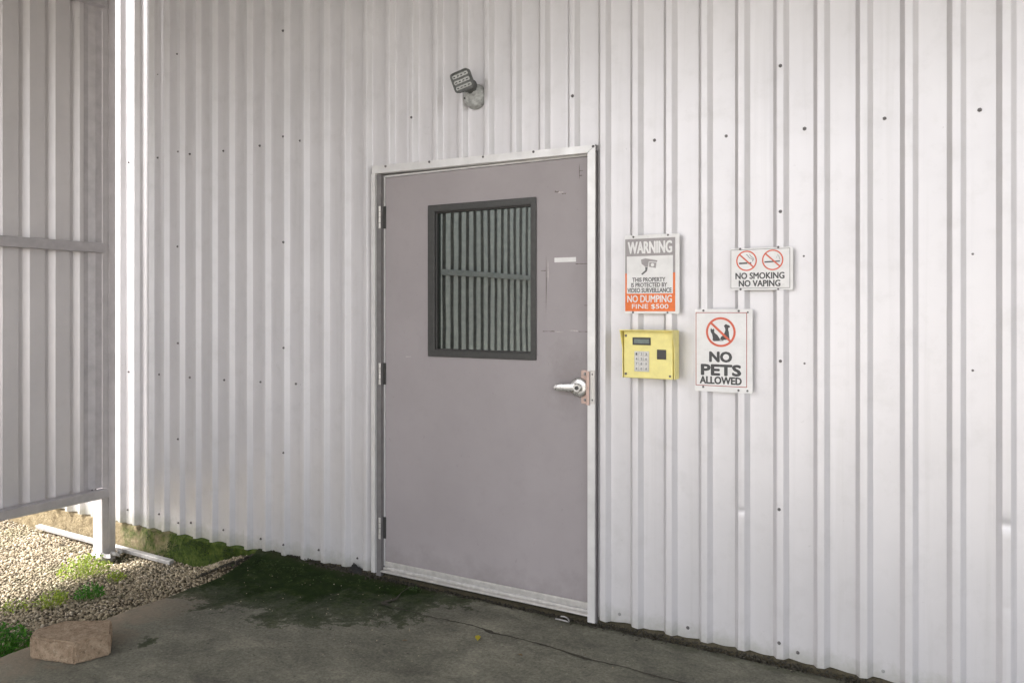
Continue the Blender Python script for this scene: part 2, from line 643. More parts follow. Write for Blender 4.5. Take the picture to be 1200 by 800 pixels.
def crack_dist(P):
    best = np.full(len(P), 9.0)
    for a, b in zip(cr[:-1], cr[1:]):
        ab = b - a
        t = np.clip(((P - a) @ ab) / (ab @ ab), 0, 1)
        best = np.minimum(best, np.hypot(*(P - a - t[:, None] * ab).T))
    return best


def in_apron(x, y):
    if x < -2.545:
        return False
    if y > -.30 and x < -2.47:
        xs = np.interp(-y, [-.05, .02, .09, .15, .225, .30], [-2.545, -2.53, -2.515, -2.505, -2.475, -2.50])
        return x > xs
    return y > np.interp(x, cr[5:, 0], cr[5:, 1])


xs = np.concatenate([np.arange(-3.86, .40, .0125), np.arange(.40, 2.4, .08), np.array([3, 4, 6, 9, 12.0])])
ys = np.concatenate([np.array([-4, -3.2, -2.6, -2.2]), np.arange(-1.9, .025, .0125)])
nx, ny = len(xs), len(ys)
X, Y = np.meshgrid(xs, ys)
P = np.stack([X.ravel(), Y.ravel()], 1)
cd = crack_dist(P)
Z = np.empty(len(P))
ap = np.zeros(len(P), bool)
for i, (x, y) in enumerate(P):
    a = in_apron(x, y)
    ap[i] = a
    n1, n2 = fbm(x, y, 1.4), fbm(x, y, 11)
    z = -.030 + .004 * n1 + .0016 * n2
    if a:
        z += .003
    if x < -2.40 and y < -.14 and cd[i] < .03:
        z -= .012 * (1 - cd[i] / .03)
    # gutter of dirt along the wall
    gy = -.030 + .014 * fbm(x, y, 9)
    if y > gy and x > -3.2:
        z -= .035 * min(1, (y - gy) / .02)
    # crumbled free edge on the gravel side
    e = -3.535 - .20 * max(0, min(1, (y + .50) / .50)) ** 1.5 + .012 * fbm(x, y, 6)
    if x < e + .03:
        k = min(1, (e + .03 - x) / .05)
        z -= .26 * k * k
    # silt mound in the corner by the wall
    z += .014 * math.exp(-((x + 3.55) / .22) ** 2 - ((y + .01) / .07) ** 2)
    Z[i] = z
vid = np.arange(nx * ny).reshape(ny, nx)
fa, fb = [], []
for j in range(ny - 1):
    for i in range(nx - 1):
        q = (int(vid[j, i]), int(vid[j, i + 1]), int(vid[j + 1, i + 1]), int(vid[j + 1, i]))
        if xs[i] > -2.6 and (ap[q[0]] + ap[q[1]] + ap[q[2]] + ap[q[3]]) >= 2:
            fb.append(q)
        else:
            fa.append(q)


def submesh(name, faces):
    used = sorted({k for q in faces for k in q})
    rm = {k: n for n, k in enumerate(used)}
    me = bpy.data.meshes.new(name)
    me.from_pydata([(P[k, 0], P[k, 1], Z[k]) for k in used], [], [tuple(rm[k] for k in q) for q in faces])
    me.materials.append(M['concrete'])
    me.shade_smooth()
    ob = bpy.data.objects.new(name, me)
    reg(ob, (0, 0, 0))
    ob["kind"] = "structure"
    return ob


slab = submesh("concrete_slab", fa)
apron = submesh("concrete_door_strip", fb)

# soil packed into the open crack: ragged ribbon, wider where the concrete has spalled
pl = []
for (ax, ay), (bx_, by_) in zip(CRACK[:-4], CRACK[1:-3]):
    m = max(2, int(math.hypot(bx_ - ax, by_ - ay) / .008))
    pl += [(ax + (bx_ - ax) * i / m, ay + (by_ - ay) * i / m) for i in range(m)]
vs, fs = [], []
for i, (x, y) in enumerate(pl):
    a, b = pl[max(0, i - 1)], pl[min(len(pl) - 1, i + 1)]
    d = Vector((b[0] - a[0], b[1] - a[1])).normalized()
    nr = Vector((-d.y, d.x))
    x += .004 * fbm(x, y, 30)
    y += .005 * fbm(x + 5, y, 24)
    w = .0036 + .0028 * max(-.8, fbm(x, y, 14)) + .010 * math.exp(-((x + 1.85) / .035) ** 2) + .013 * math.exp(-((x + 2.485) / .03) ** 2 - ((y + .27) / .06) ** 2) + .005 * math.exp(-((x + 1.40) / .05) ** 2)
    w2 = w * (1 + .5 * fbm(x, y + 3, 40))
    zc = -.0262 + .004 * fbm(x, y, 1.4)
    vs += [(x - nr.x * w, y - nr.y * w, zc), (x + nr.x * w2, y + nr.y * w2, zc + .0006)]
for i in range(len(pl) - 1):
    fs.append((2 * i, 2 * i + 2, 2 * i + 3, 2 * i + 1))
MB().add(vs, fs).build("crack_soil", M['dirt'], slab, fix=False)

# unseen pale concrete lane, added to bounce light onto the wall
mb = MB()
for i in range(8):
    for j in range(4):
        mb.box(-4.8 + i * 3.0, -4.8 + i * 3.0 + 2.985, -4.02 - j * 3.0 - 2.985, -4.02 - j * 3.0, -.20, -.036)
drive = mb.build("bounce_lane", simple("pale_bounce_concrete", (.50, .475, .445), .85, 0, .12, 6, .3), bevel=.004)
drive["kind"] = "structure"

# gravel bed under the loose stones
gx = np.concatenate([np.arange(-8.5, -5.2, .1), np.arange(-5.2, -3.35, .03)])
gy = np.concatenate([np.arange(-6.0, -1.0, .1), np.arange(-1.0, .05, .03)])
vv, ff = [], []
for y in gy:
    for x in gx:
        vv.append((x, y, gravel_z(x, y) - .008))
for j in range(len(gy) - 1):
    for i in range(len(gx) - 1):
        a = j * len(gx) + i
        ff.append((a, a + 1, a + 1 + len(gx), a + len(gx)))
mb = MB().add(vv, ff)
o = mb.build("gravel_bed", M['soil'], smooth=60, fix=False)
o["kind"] = "structure"


def ico(sub):
    bm = bmesh.new()
    bmesh.ops.create_icosphere(bm, subdivisions=sub, radius=1)
    v = np.array([x.co[:] for x in bm.verts])
    f = np.array([[q.index for q in x.verts] for x in bm.faces])
    bm.free()
    return v, f


def pebbles(name, pts, size, mat, sub=2, squash=(.5, .9), kind="stuff"):
    v0, f0 = ico(sub)
    allv, allf = [], []
    n = 0
    for (x, y, z) in pts:
        s = size[0] + (size[1] - size[0]) * rng.random() ** 1.6
        sc = s * np.array([rng.uniform(.8, 1.3), rng.uniform(.65, 1.0), rng.uniform(*squash)])
        jit = 1 + rng.normal(0, .09, (len(v0), 1))
        v = v0 * jit * sc
        a, b = rng.uniform(0, 6.283), rng.normal(0, .35)
        ca, sa, cb, sb = math.cos(a), math.sin(a), math.cos(b), math.sin(b)
        R = np.array([[ca, -sa, 0], [sa, ca, 0], [0, 0, 1]]) @ np.array([[1, 0, 0], [0, cb, -sb], [0, sb, cb]])
        allv.append(v @ R.T + np.array([x, y, z]))
        allf.append(f0 + n)
        n += len(v0)
    V = np.concatenate(allv)
    F = np.concatenate(allf)
    me = bpy.data.meshes.new(name)
    me.vertices.add(len(V))
    me.vertices.foreach_set("co", V.ravel())
    me.loops.add(F.size)
    me.loops.foreach_set("vertex_index", F.ravel().astype(np.int32))
    me.polygons.add(len(F))
    me.polygons.foreach_set("loop_start", np.arange(0, F.size, 3, dtype=np.int32))
    me.polygons.foreach_set("loop_total", np.full(len(F), 3, dtype=np.int32))
    me.update(calc_edges=True)
    me.materials.append(mat)
    me.shade_smooth()
    ob = bpy.data.objects.new(name, me)
    reg(ob, (0, 0, 0))
    if kind:
        ob["kind"] = kind
    return ob


pts = []
cell = .0150
for x in np.arange(-6.7, -3.50, cell):
    for y in np.arange(-2.15, -.01, cell):
        # sparser where the photograph's view no longer reaches
        px, py = x + rng.uniform(-.5, .5) * cell, y + rng.uniform(-.5, .5) * cell
        if px < -4.9 and py < -1.5 and rng.random() < .5:
            continue
        edge = -3.56 - .20 * max(0, min(1, (py + .50) / .50)) ** 1.5
        if px > edge + .01:
            continue
        if math.exp(-((px + 4.845) / .075) ** 2 - ((py + .155) / .05) ** 2) > .45 and rng.random() < .9:
            continue
        pts.append((px, py, gravel_z(px, py) + rng.uniform(-.003, .006)))
print("pebbles", len(pts))
pebbles("gravel", pts, (.0052, .0128), M['stone'], 1)["label"] = "loose tan pea gravel beside the concrete slab"

# ------------------------------------------------------------------ building wall of ribbed steel sheets
building = thing("metal_building_wall", "long white ribbed steel building wall with the grey door in it", "wall", (-1.5, 0, -.03))

DX0, DX1, DZ = -2.748, -1.492, 2.165          # rough opening for the door


def base_z(x):
    return float(np.interp(x, [-7.5, -5.0, -3.7, -2.9, -1.5, 0, 4], [-.045, -.042, -.030, -.008, .001, -.004, -.006]))


TOP = 3.76
zgrid = [0.0] + [k * .12 for k in range(1, 31)] + [TOP]
DENTS = [(RIB0 + RIB * 5, .655, .010), (RIB0 + RIB * 5 - .012, .36, .004), (RIB0 - RIB, .585, .007), (-4.41 + RIB * 2, .285, .006)]


def rib_profile(k):
    c = RIB0 + k * RIB
    r = .0022
    return [(c - .0310 - r, 0), (c - .0310 + r * .7, -.0016), (c - .0135 - r * .7, -DEPTH + .0016), (c - .0135 + r, -DEPTH),
            (c + .0135 - r, -DEPTH), (c + .0135 + r * .7, -DEPTH + .0016), (c + .0310 - r * .7, -.0016), (c + .0310 + r, 0)]


def siding_sheet(k0):
    """one steel sheet: six ribs starting with lap rib k0"""
    prof = []
    for k in range(k0, k0 + 6):
        c = RIB0 + k * RIB
        if k == k0:
            prof.append((c - .046, -.0020))
            prof.append((c - .0348, -.0012))
        prof += rib_profile(k)
        for fr in (.28, .5, .72):                      # points across the wide flat, for oil-canning
            a, b = c + .0347, c + RIB - .0347
            prof.append((a + (b - a) * fr, 0))
    prof.append((RIB0 + (k0 + 6) * RIB - .0365, 0))
    xsn = [p[0] for p in prof]
    for cut in (DX0, DX1):
        if xsn[0] < cut < xsn[-1]:
            i = next(i for i, q in enumerate(xsn) if q > cut)
            t = (cut - prof[i - 1][0]) / (prof[i][0] - prof[i - 1][0])
            prof.insert(i, (cut, prof[i - 1][1] + t * (prof[i][1] - prof[i - 1][1])))
            xsn = [p[0] for p in prof]
    zs = sorted(set([round(z, 4) for z in zgrid] + [DZ] + [d[1] + e for d in DENTS if xsn[0] < d[0] < xsn[-1] for e in (-.03, -.012, 0, .012, .03)]))
    verts, faces, idx = [], [], {}

    def vert(i, j):
        if (i, j) not in idx:
            x, y = prof[i]
            z = zs[j]
            if j == 0:
                z = base_z(x) + .004 * math.sin(x * 37)
            flat = 1.0 if abs(y) < .0005 else .35
            yy = y + flat * (.0009 * mnoise.noise(Vector((x * 5.5, 1.3 + k0, z * 1.1))) + .0003 * mnoise.noise(Vector((x * 17, 4.1, z * 5))))
            for (dx, dz, dd) in DENTS:
                q = ((x - dx) / .022) ** 2 + ((z - dz) / .014) ** 2
                if q < 6:
                    yy += dd * math.exp(-q)
            idx[(i, j)] = len(verts)
            verts.append((x, yy, z))
        return idx[(i, j)]

    for i in range(len(prof) - 1):
        xm = (prof[i][0] + prof[i + 1][0]) / 2
        for j in range(len(zs) - 1):
            if DX0 < xm < DX1 and zs[j + 1] <= DZ + 1e-6:
                continue
            faces.append((vert(i, j), vert(i + 1, j), vert(i + 1, j + 1), vert(i, j + 1)))
    ob = MB().add(verts, faces).build("siding_sheet", M['siding'], building, fix=False)
    ob.data.shade_smooth()
    w = ob.modifiers.new("normals", 'WEIGHTED_NORMAL')
    w.mode = 'FACE_AREA'
    w.weight = 80
    return ob


sheets = {}
for k0 in range(-48, 24, 6):
    sheets[k0] = siding_sheet(k0)

# screws: hexagon head on a neoprene washer, head towards -Y
sm = MB()
sm.lathe((0, 0, 0), (0, -1, 0), [(0, .0078), (.0022, .0074), (.0026, .0050), (.0070, .0047), (.0078, .0036)], 6)
screw_mesh = sm.mesh("screw", M['screw'])
sm = MB()
sm.lathe((0, 0, 0), (0, -1, 0), [(0, .0050), (.0012, .0046), (.0016, .0030), (.0040, .0028)], 6)
small_screw_mesh = sm.mesh("small_screw", M['screw'])
light_mesh = screw_mesh.copy()
light_mesh.materials.clear()
light_mesh.materials.append(M['screw_light'])


def screw(parent, x, y, z, me=None, name="screw", sc=1.0):
    o = bpy.data.objects.new(name, me or screw_mesh)
    reg(o, (x, y, z), parent)
    o.rotation_euler = (0, random.uniform(0, 1), 0)
    o.scale = (sc * random.uniform(.9, 1.1),) * 3
    return o


def sheet_at(x):
    k = math.floor((x + .046 - RIB0) / RIB + 1e-6)
    return sheets[int(math.floor(k / 6) * 6)]


for x, z in [(-4.424, 3.08), (-4.415, 2.447), (-4.419, 1.832), (-4.415, 1.206), (-4.415, .585), (-4.412, .043), (-3.469, 3.062), (-3.469, 2.441),
             (-3.466, 1.82), (-3.464, 1.2), (-3.466, .584), (-3.466, .044), (-2.528, 2.439), (-1.588, 2.425), (-.65, 2.421), (-.65, 1.827), (-.65, 1.217),
             (-.655, .612), (-.655, .067)]:
    screw(sheet_at(x), x, -DEPTH - .0002, z)
for x, z in [(-4.971, 2.433), (-4.66, 2.435), (-4.335, 2.428), (-4.017, 2.416), (-3.694, 2.415), (-3.361, 2.41), (-3.031, 2.404), (-4.971, .996),
             (-4.645, .992), (-4.335, .986), (-4.01, .984), (-3.688, .987), (-3.393, .99), (-3.349, .988), (-2.868, 1.004), (-4.982, .048), (-4.646, .063),
             (-4.324, .05), (-4.017, .046), (-3.686, .039), (-3.214, .045), (-2.924, .044), (-1.197, 2.181), (-.878, 2.165), (-.561, 2.16), (-.267, 2.166),
             (.049, 2.159), (-1.045, .04), (-.587, .032)]:
    screw(sheet_at(x), x, 0.0005, z)
for x, z in [(-1.364, .037), (-.272, .029)]:
    screw(sheet_at(x), x, 0.0005, z, light_mesh)
for x, z in [(-.564, 1.644), (-.561, 1.209), (.027, 1.632), (.027, 1.204), (-4.66, 2.99)]:
    screw(sheet_at(x), x, 0.0, z, small_screw_mesh)

# foundation below the steel
mb = MB()
fx = list(np.arange(-8.4, 4.0, .05))
vs, fs = [], []
for i, x in enumerate(fx):
    for (yy, zz) in ((.20, base_z(x) + .03), (.026, base_z(x) + .03), (.024, base_z(x) - .006), (-.006, base_z(x) - .016), (-.016, -.12), (-.020, -.32)):
        vs.append((x, yy + .006 * fbm(x, zz, 7), zz + (.004 * fbm(x, 2.0, 9) if zz > -.1 else 0)))
for i in range(len(fx) - 1):
    for j in range(5):
        a = i * 6 + j
        fs.append((a, a + 1, a + 7, a + 6))
MB().add(vs, fs).build("foundation", M['foundation'], building, smooth=50)

# ------------------------------------------------------------------ unseen canopy above, sized for its shade on the entrance
mb = MB()
mb.box(-4.99, 3.6, -4.1, -.03, 3.74, 3.84)
can = mb.build("unseen_canopy", M['canopy'])
can["kind"] = "structure"

# ------------------------------------------------------------------ corrugated screen standing square to the wall
screen = thing("corrugated_screen", "grey corrugated steel screen on a post, left of the building wall", "fence", (-4.98, -3.5, -.2))
SX = -4.955


def screen_sheet(ya, yb, z0, z1, deep=False):
    """sheet seen from its back: flats proud, ribs recessed"""
    prof = []
    k = math.floor((ya + .70) / .157) - 1
    while True:
        c = -.70 + k * .157
        if c - .04 > yb:
            break
        prof += [(c - .0347, 0), (c - .0310, -.0020), (c - .0195, -.0260), (c - .0163, -.028), (c + .0033, -.028), (c + .0070, -.0260), (c + .0310, -.0020), (c + .0347, 0)]
        if deep:
            prof = prof[:-8] + [(c - .0347, 0), (c - .0325, -.002), (c - .0290, -.072), (c - .0265, -.074), (c + .0245, -.074), (c + .0270, -.072), (c + .0325, -.002), (c + .0347, 0)]
        k += 1
    prof = [p for p in prof if ya <= p[0] <= yb]
    prof = [(ya, 0)] + prof + [(yb, 0)]
    zs = list(np.linspace(z0, z1, 22))
    vs, fs = [], []
    for z in zs:
        for (y, d) in prof:
            vs.append((SX + d + .0012 * mnoise.noise(Vector((y * 6, 2.2, z * 1.3))), y, z))
    n = len(prof)
    for j in range(len(zs) - 1):
        for i in range(n - 1):
            a = j * n + i
            fs.append((a, a + 1, a + n + 1, a + n))
    ob = MB().add(vs, fs).build("corrugated_sheet", M['screen'], screen, fix=False)
    ob.data.shade_smooth()
    w = ob.modifiers.new("normals", 'WEIGHTED_NORMAL')
    w.weight = 80
    sld = ob.modifiers.new("thickness", 'SOLIDIFY')
    sld.thickness = .0012
    sld.use_rim = False
    return ob


yb = -.262
for q in range(7):
    ya = -.7785 - .157 * 6 * q
    screen_sheet(ya, yb, .215, 3.73, q >= 2)
    yb = ya
yend = yb
# girts: square steel rails along the near face
for (z0, z1, x1) in ((.188, .246, -4.876), (1.797, 1.860, -4.900), (3.41, 3.47, -4.880)):
    MB().box(SX + .004, x1, yend, -.200 if z0 < 1 else -.212, z0, z1).build("girt", M['screen_trim'], screen, bevel=.004)
# screws holding the sheets on the bottom girt
for y in (-.2925, -.27):
    s = bpy.data.objects.new("screw", screw_mesh)
    reg(s, (-4.92, y, .246), screen)
    s.rotation_euler = (math.radians(-90), 0, 0)
# end post and its vertical closure trim
MB().box(-5.035, -4.930, -.218, -.122, -.30, 3.735).build("post", M['post'], screen, bevel=.006)
MB().box(-4.9298, -4.9255, -.176, -.158, -.16, 3.73).build("post_seam", M['post'], screen, bevel=.0015)
MB().add([(-4.9529, -.330, .247), (-4.9529, -.330, 3.73), (-4.9529, -.300, .247), (-4.9529, -.300, 3.73), (-4.935, -.262, .247), (-4.935, -.262, 3.73), (-4.9315, -.219, .247), (-4.9315, -.219, 3.73)],
         [(0, 2, 3, 1), (2, 4, 5, 3), (4, 6, 7, 5)]).build("closure_trim", M['screen_trim'], screen, fix=False)
for q in range(1, 3):
    yp = -.165 - 2.75 * q
    MB().box(-5.135, -5.035, yp - .05, yp + .05, -.30, 3.73).build("post", M['post'], screen, bevel=.006)

# ------------------------------------------------------------------ door
door = thing("metal_door", "wide mauve grey steel door with dark framed window and lever handle", "door", (-2.11, 0, -.02))
LX0, LX1, LZ0, LZ1 = -2.734, -1.493, .052, 2.142
WX0, WX1, WZ0, WZ1 = -2.444, -1.798, 1.180, 1.972        # outer edge of the window frame
LY = .010
leaf = MB().rim((LX0, LX1, LZ0, LZ1), (WX0 + .02, WX1 - .02, WZ0 + .02, WZ1 - .02), LY, LY + .044).build("door_leaf", M['door'], door)
MB().rim((WX0, WX1, WZ0, WZ1), (WX0 + .044, WX1 - .030, WZ0 + .034, WZ1 - .036), LY - .010, LY - .0004).build("window_frame", M['frame_dark'], leaf, bevel=.003)
MB().rim((WX0 + .021, WX1 - .021, WZ0 + .021, WZ1 - .021), (WX0 + .050, WX1 - .036, WZ0 + .040, WZ1 - .042), LY + .001, LY + .020).build("window_stop", M['plastic_dark'], leaf, bevel=.002)
MB().box(WX0 + .022, WX1 - .022, LY + .0205, LY + .027, WZ0 + .022, WZ1 - .022).build("window_glass", M['glass'], leaf)
# bright leaf edge along hinge side and head
MB().box(LX0 - .0100, LX0 - .0012, LY - .002, LY + .040, .03, LZ1 + .011).build("frame_edge", M['trim'], door)
MB().box(LX0 - .0010, LX1, LY - .002, LY + .040, LZ1 + .0035, LZ1 + .012).build("frame_edge", M['trim'], door)
# jambs (reveals)
MB().box(DX0 - .030, LX0 - .0102, -.0160, LY + .030, -.022, DZ - .004).build("jamb", M['jamb'], door)
MB().box(LX1 + .003, DX1 + .022, -.0160, LY + .045, -.022, DZ - .004).build("jamb", M['jamb'], door)
MB().box(DX0 - .030, DX1 + .022, .0005, LY + .045, DZ - .0035, DZ + .03).build("head_jamb", M['jamb'], door)
# flashing round the opening, standing as proud as the ribs
mb = MB()
mb.prism([(-2.795, 2.164), (-1.512, 2.152), (-1.470, 2.186), (-2.795, 2.206)], -.0300, -.0285)
mb.prism([(-2.795, 2.1637), (-1.512, 2.1517), (-1.512, 2.153), (-2.795, 2.165)], -.0285, .006)
mb.prism([(-2.795, 2.2048), (-1.470, 2.1848), (-1.470, 2.186), (-2.795, 2.206)], -.0285, .004)
head = mb.build("head_flashing", M['trim'], door)
for x, z in [(-2.70, 2.1965), (-2.411, 2.193), (-2.081, 2.1875), (-1.795, 2.184), (-1.482, 2.178)]:
    screw(head, x, -.0300, z, sc=.85)
mb = MB()
mb.prism([(-1.5105, -.018), (-1.4745, -.018), (-1.4710, 2.1825), (-1.5105, 2.1500)], -.0302, -.0285)
mb.box(-1.4760, -1.4745, -.0285, .004, -.018, 2.1505)
mb.box(-1.5105, -1.5090, -.0285, -.004, -.018, 2.1505)
mb.build("side_flashing", M['trim'], door)
mb = MB()
mb.box(-2.800, -2.7740, -.0302, -.0285, -.004, 2.1630)
mb.box(-2.7755, -2.7740, -.0285, -.004, -.004, 2.1630)
mb.box(-2.800, -2.7985, -.0285, .002, -.004, 2.1630)
mb.build("side_flashing", M['trim'], door)
# sweep on the leaf and threshold in two steps
MB().box(LX0 + .002, LX1 - .018, LY - .010, LY - .001, .028, .058).build("door_sweep", M['alu'], leaf, bevel=.003)
mb = MB()
mb.box(LX0 - .008, LX1 - .002, -.026, LY + .06, .004, .0125)
mb.box(LX0 - .006, LX1 - .004, -.004, LY + .06, .0128, .026)
mb.build("threshold", M['alu'], door, bevel=.002)
MB().box(LX0 - .006, LX1 - .004, .004, LY + .06, -.040, .0036).build("dark_gap_box", M['dirt'], door)  # dark box painting in the shaded gap under the threshold
# hinges
for z0, z1 in ((1.866, 1.987), (1.018, 1.135), (.180, .296)):
    h = MB().lathe((-2.7535, -.012, z0), (0, 0, 1), [(0, .007), (.001, .0085), (z1 - z0 - .001, .0085), (z1 - z0, .007)], 12).build("hinge", M['alu'], door, smooth=40)
    for q in range(1, 4):
        zz = z0 + (z1 - z0) * q / 4
        MB().lathe((-2.7535, -.012, zz - .001), (0, 0, 1), [(0, .0089), (.002, .0089)], 12).build("knuckle_joint", M['screw'], h)
    MB().box(-2.7437, LX0 + .006, .0040, LY - .0022, z0, z1).build("hinge_plate", M['frame_dark'], h)
# lever handle, latch guard, strike
HX, HZ = -1.563, 1.062
hd = group_part("lever_handle", (HX, LY, HZ), leaf)
MB().lathe((HX, LY, HZ), (0, -1, 0), [(.0005, .040), (.008, .0450), (.014, .0455), (.022, .0445), (.027, .0400), (.029, .0320), (.030, .0210), (.046, .0200), (.049, .0175)], 32).build("rose", M['steel'], hd, smooth=35)
MB().lathe((HX + .002, LY - .0500, HZ), (0, -1, 0), [(0, .0095), (.003, .0095), (.0035, .007)], 20).build("lock_cylinder", M['frame_dark'], hd, smooth=35)
mb = MB()
lv = [(HX - .006, .018), (HX - .030, .0170), (HX - .065, .0155), (HX - .092, .0148), (HX - .112, .0138), (HX - .118, .0085)]
vs, fs = [], []
for i, (x, r) in enumerate(lv):
    for (dy, dz) in ((-.006, .55), (-.003, 1), (.003, 1), (.006, .55), (.006, -.55), (.003, -1), (-.003, -1), (-.006, -.55)):
        vs.append((x, LY - .040 + dy - .0006 * i, HZ - .001 * i + dz * r))
for i in range(len(lv) - 1):
    for k in range(8):
        j = (k + 1) % 8
        fs.append((i * 8 + k, i * 8 + j, i * 8 + 8 + j, i * 8 + 8 + k))
fs.append(tuple(range(8)))
fs.append(tuple(range(47, 39, -1)))
mb.add(vs, fs).build("lever", M['steel'], hd, smooth=45)
mb = MB()
mb.box(-1.558, -1.5128, LY - .0075, LY - .0005, .986, 1.142)
mb.box(-1.5150, -1.5128, -.0385, LY - .0077, .986, 1.142)
mb.box(-1.5126, -1.4985, -.0385, -.0345, .986, 1.142)
guard = mb.build("latch_guard", M['brass'], leaf, bevel=.0012)
guard["label"] = "pinkish stained latch guard plate"
for z in (1.004, 1.125):
    screw(guard, -1.537, LY - .0075, z, light_mesh, sc=1.1)
strike = MB().box(-1.4945, -1.4725, -.0345, -.0304, .992, 1.146).build("strike_plate", M['alu'], door, bevel=.0015)
for z in (1.010, 1.128):
    screw(strike, -1.4845, -.0345, z, small_screw_mesh)
# sticker, tape marks and a chip on the paint
MB().box(-1.702, -1.588, LY - .0008, LY - .0001, 1.652, 1.674).build("sticker", M['sign_white'], leaf)


def ragged(x0, x1, z0, z1, mat, name="paint_scar"):
    n = 9
    up = [(x0 + (x1 - x0) * i / n, z1 + random.uniform(-.4, .4) * (z1 - z0)) for i in range(n + 1)]
    dn = [(x1 - (x1 - x0) * i / n, z0 + random.uniform(-.4, .4) * (z1 - z0)) for i in range(n + 1)]
    MB().sheet(dn + up, LY - .0005).build(name, mat, leaf, fix=False)


M['scar'] = simple("scraped_paint", (.15, .125, .115), .6, 0, .3, 80, .2)
M['scar_pale'] = simple("pale_tape_residue", (.52, .48, .47), .6, 0, .3, 80, .2)
for a in ((-1.765, -1.700, 1.3205, 1.3235, 'scar'), (-1.700, -1.655, 1.319, 1.3215, 'scar_pale'), (-1.625, -1.575, 1.3245, 1.3285, 'scar_pale'), (-1.575, -1.520, 1.3215, 1.3240, 'scar'),
          (-1.748, -1.744, 1.46, 1.63, 'scar'), (-1.738, -1.733, 1.57, 1.64, 'scar_pale'), (-1.590, -1.515, 1.640, 1.643, 'scar'), (-1.775, -1.745, 1.612, 1.615, 'scar'),
          (-1.700, -1.678, 1.986, 1.993, 'scar'), (-1.682, -1.655, 1.983, 1.988, 'scar_pale'), (-1.662, -1.640, 1.976, 1.980, 'scar'), (-1.570, -1.555, 2.055, 2.058, 'scar'),
          (-1.570, -1.552, 2.078, 2.081, 'scar'), (-1.572, -1.569, 2.055, 2.10, 'scar'), (-2.595, -2.560, 1.172, 1.176, 'scar_pale'), (-1.545, -1.52, 1.445, 1.448, 'scar')):
    ragged(a[0], a[1], a[2], a[3], M[a[4]])
# marks left on the window glass
M['smear'] = simple("window_smear", (.34, .36, .34), .7, 0, .3, 90, .1)

# ------------------------------------------------------------------ flood light over the door
lamp = thing("flood_light", "small weathered flood light on round mount above the door", "lamp", (-2.140, 0, 2.45))
mount = MB().lathe((-2.140, 0.0, 2.500), (0, -1, 0), [(0, .063), (.012, .063), (.030, .059), (.045, .049), (.054, .034), (.058, .018)], 28).build("mount", M['lamp_mount'], lamp, smooth=40)
MB().lathe((-2.175, -.049, 2.487), (0, -1, 0), [(0, .006), (.006, .005)], 10).build("mount_screw", M['plastic_dark'], mount)
MB().tube([(-2.138, -.040, 2.515), (-2.136, -.070, 2.540), (-2.133, -.098, 2.542)], [.021, .019, .016], 14).build("arm", M['lamp_body'], lamp, smooth=40)
MB().lathe((-2.164, -.066, 2.540), (1, 0, 0), [(0, .024), (.004, .027), (.052, .027), (.056, .024)], 18).build("knuckle", M['lamp_body'], lamp, smooth=40)


def rrect(w, h, r, n=5):
    pts = []
    for cx, cz, a0 in ((w / 2 - r, -h / 2 + r, -90), (w / 2 - r, h / 2 - r, 0), (-w / 2 + r, h / 2 - r, 90), (-w / 2 + r, -h / 2 + r, 180)):
        for k in range(n + 1):
            a = math.radians(a0 + 90 * k / n)
            pts.append((cx + r * math.cos(a), cz + r * math.sin(a)))
    return pts


hm = Matrix.Translation((-2.132, -.135, 2.548)) @ Matrix.Rotation(math.radians(12), 4, 'Z') @ Matrix.Rotation(math.radians(14), 4, 'X') @ Matrix.Rotation(math.radians(-16), 4, 'Y')


def hbuild(mb, name, mat, parent, **k):
    mb.v = [tuple(hm @ Vector(p)) for p in mb.v]
    return mb.build(name, mat, parent, **k)


mb = MB()
o_, i_ = rrect(.104, .100, .022), rrect(.090, .086, .014)
n = len(o_)
for y0, pts_a, y1, pts_b in ((-.016, i_, -.018, rrect(.104, .098, .017)), (-.018, rrect(.104, .098, .017), -.014, o_), (-.014, o_, .006, o_), (.006, o_, .022, rrect(.085, .08, .02))):
    mb.add([(p[0], y0, p[1]) for p in pts_a] + [(p[0], y1, p[1]) for p in pts_b], [(k, (k + 1) % n, n + (k + 1) % n, n + k) for k in range(n)])
mb.sheet(rrect(.085, .08, .02), .022)
mb.sheet(i_, -.010)
headm = hbuild(mb, "lamp_head", M['lamp_body'], lamp, smooth=35)
for r in range(3):
    z = .028 - r * .028
    hbuild(MB().prism(rrect(.086, .018, .005, 3) if False else [(p[0], p[1] + z) for p in rrect(.086, .018, .005, 3)], -.0155, -.0102), "lens", M['lens'], headm, bevel=.001)
    for q in range(4):
        hbuild(MB().box(-.036 + q * .020, -.026 + q * .020, -.0160, -.0156, z - .003, z + .002), "light_chip", M['plastic_dark'], headm)

# ------------------------------------------------------------------ signs
SY = -DEPTH - .0022


def sign_base(name, label, x0, x1, z0, z1, screws):
    t = thing(name, label, "sign", ((x0 + x1) / 2, SY, z0))
    MB().prism([(p[0] + (x0 + x1) / 2, p[1] + (z0 + z1) / 2) for p in rrect(x1 - x0, z1 - z0, .008, 3)], SY - .0022, SY).build("plate", M['sign_white'], t)
    for (sx, sz) in screws:
        screw(t, sx, SY - .0022, sz, small_screw_mesh)
    return t


F1, F2, F3 = SY - .0026, SY - .0030, SY - .0034


# --- warning sign
x0, x1, z0, z1 = -1.3265, -1.072, 1.409, 1.7585
t = sign_base("warning_sign", "grey, white and orange WARNING video surveillance sign right of the door", x0, x1, z0, z1,
              [(x0 + .042, z1 - .007), (x1 - .052, z1 - .005), (x0 + .040, z0 + .005), (x1 - .054, z0 + .005)])


def U(px):
    return x0 + (px - 80) / 470 * (x1 - x0)


def V(py):
    return z1 - (py - 65) / 690 * (z1 - z0)


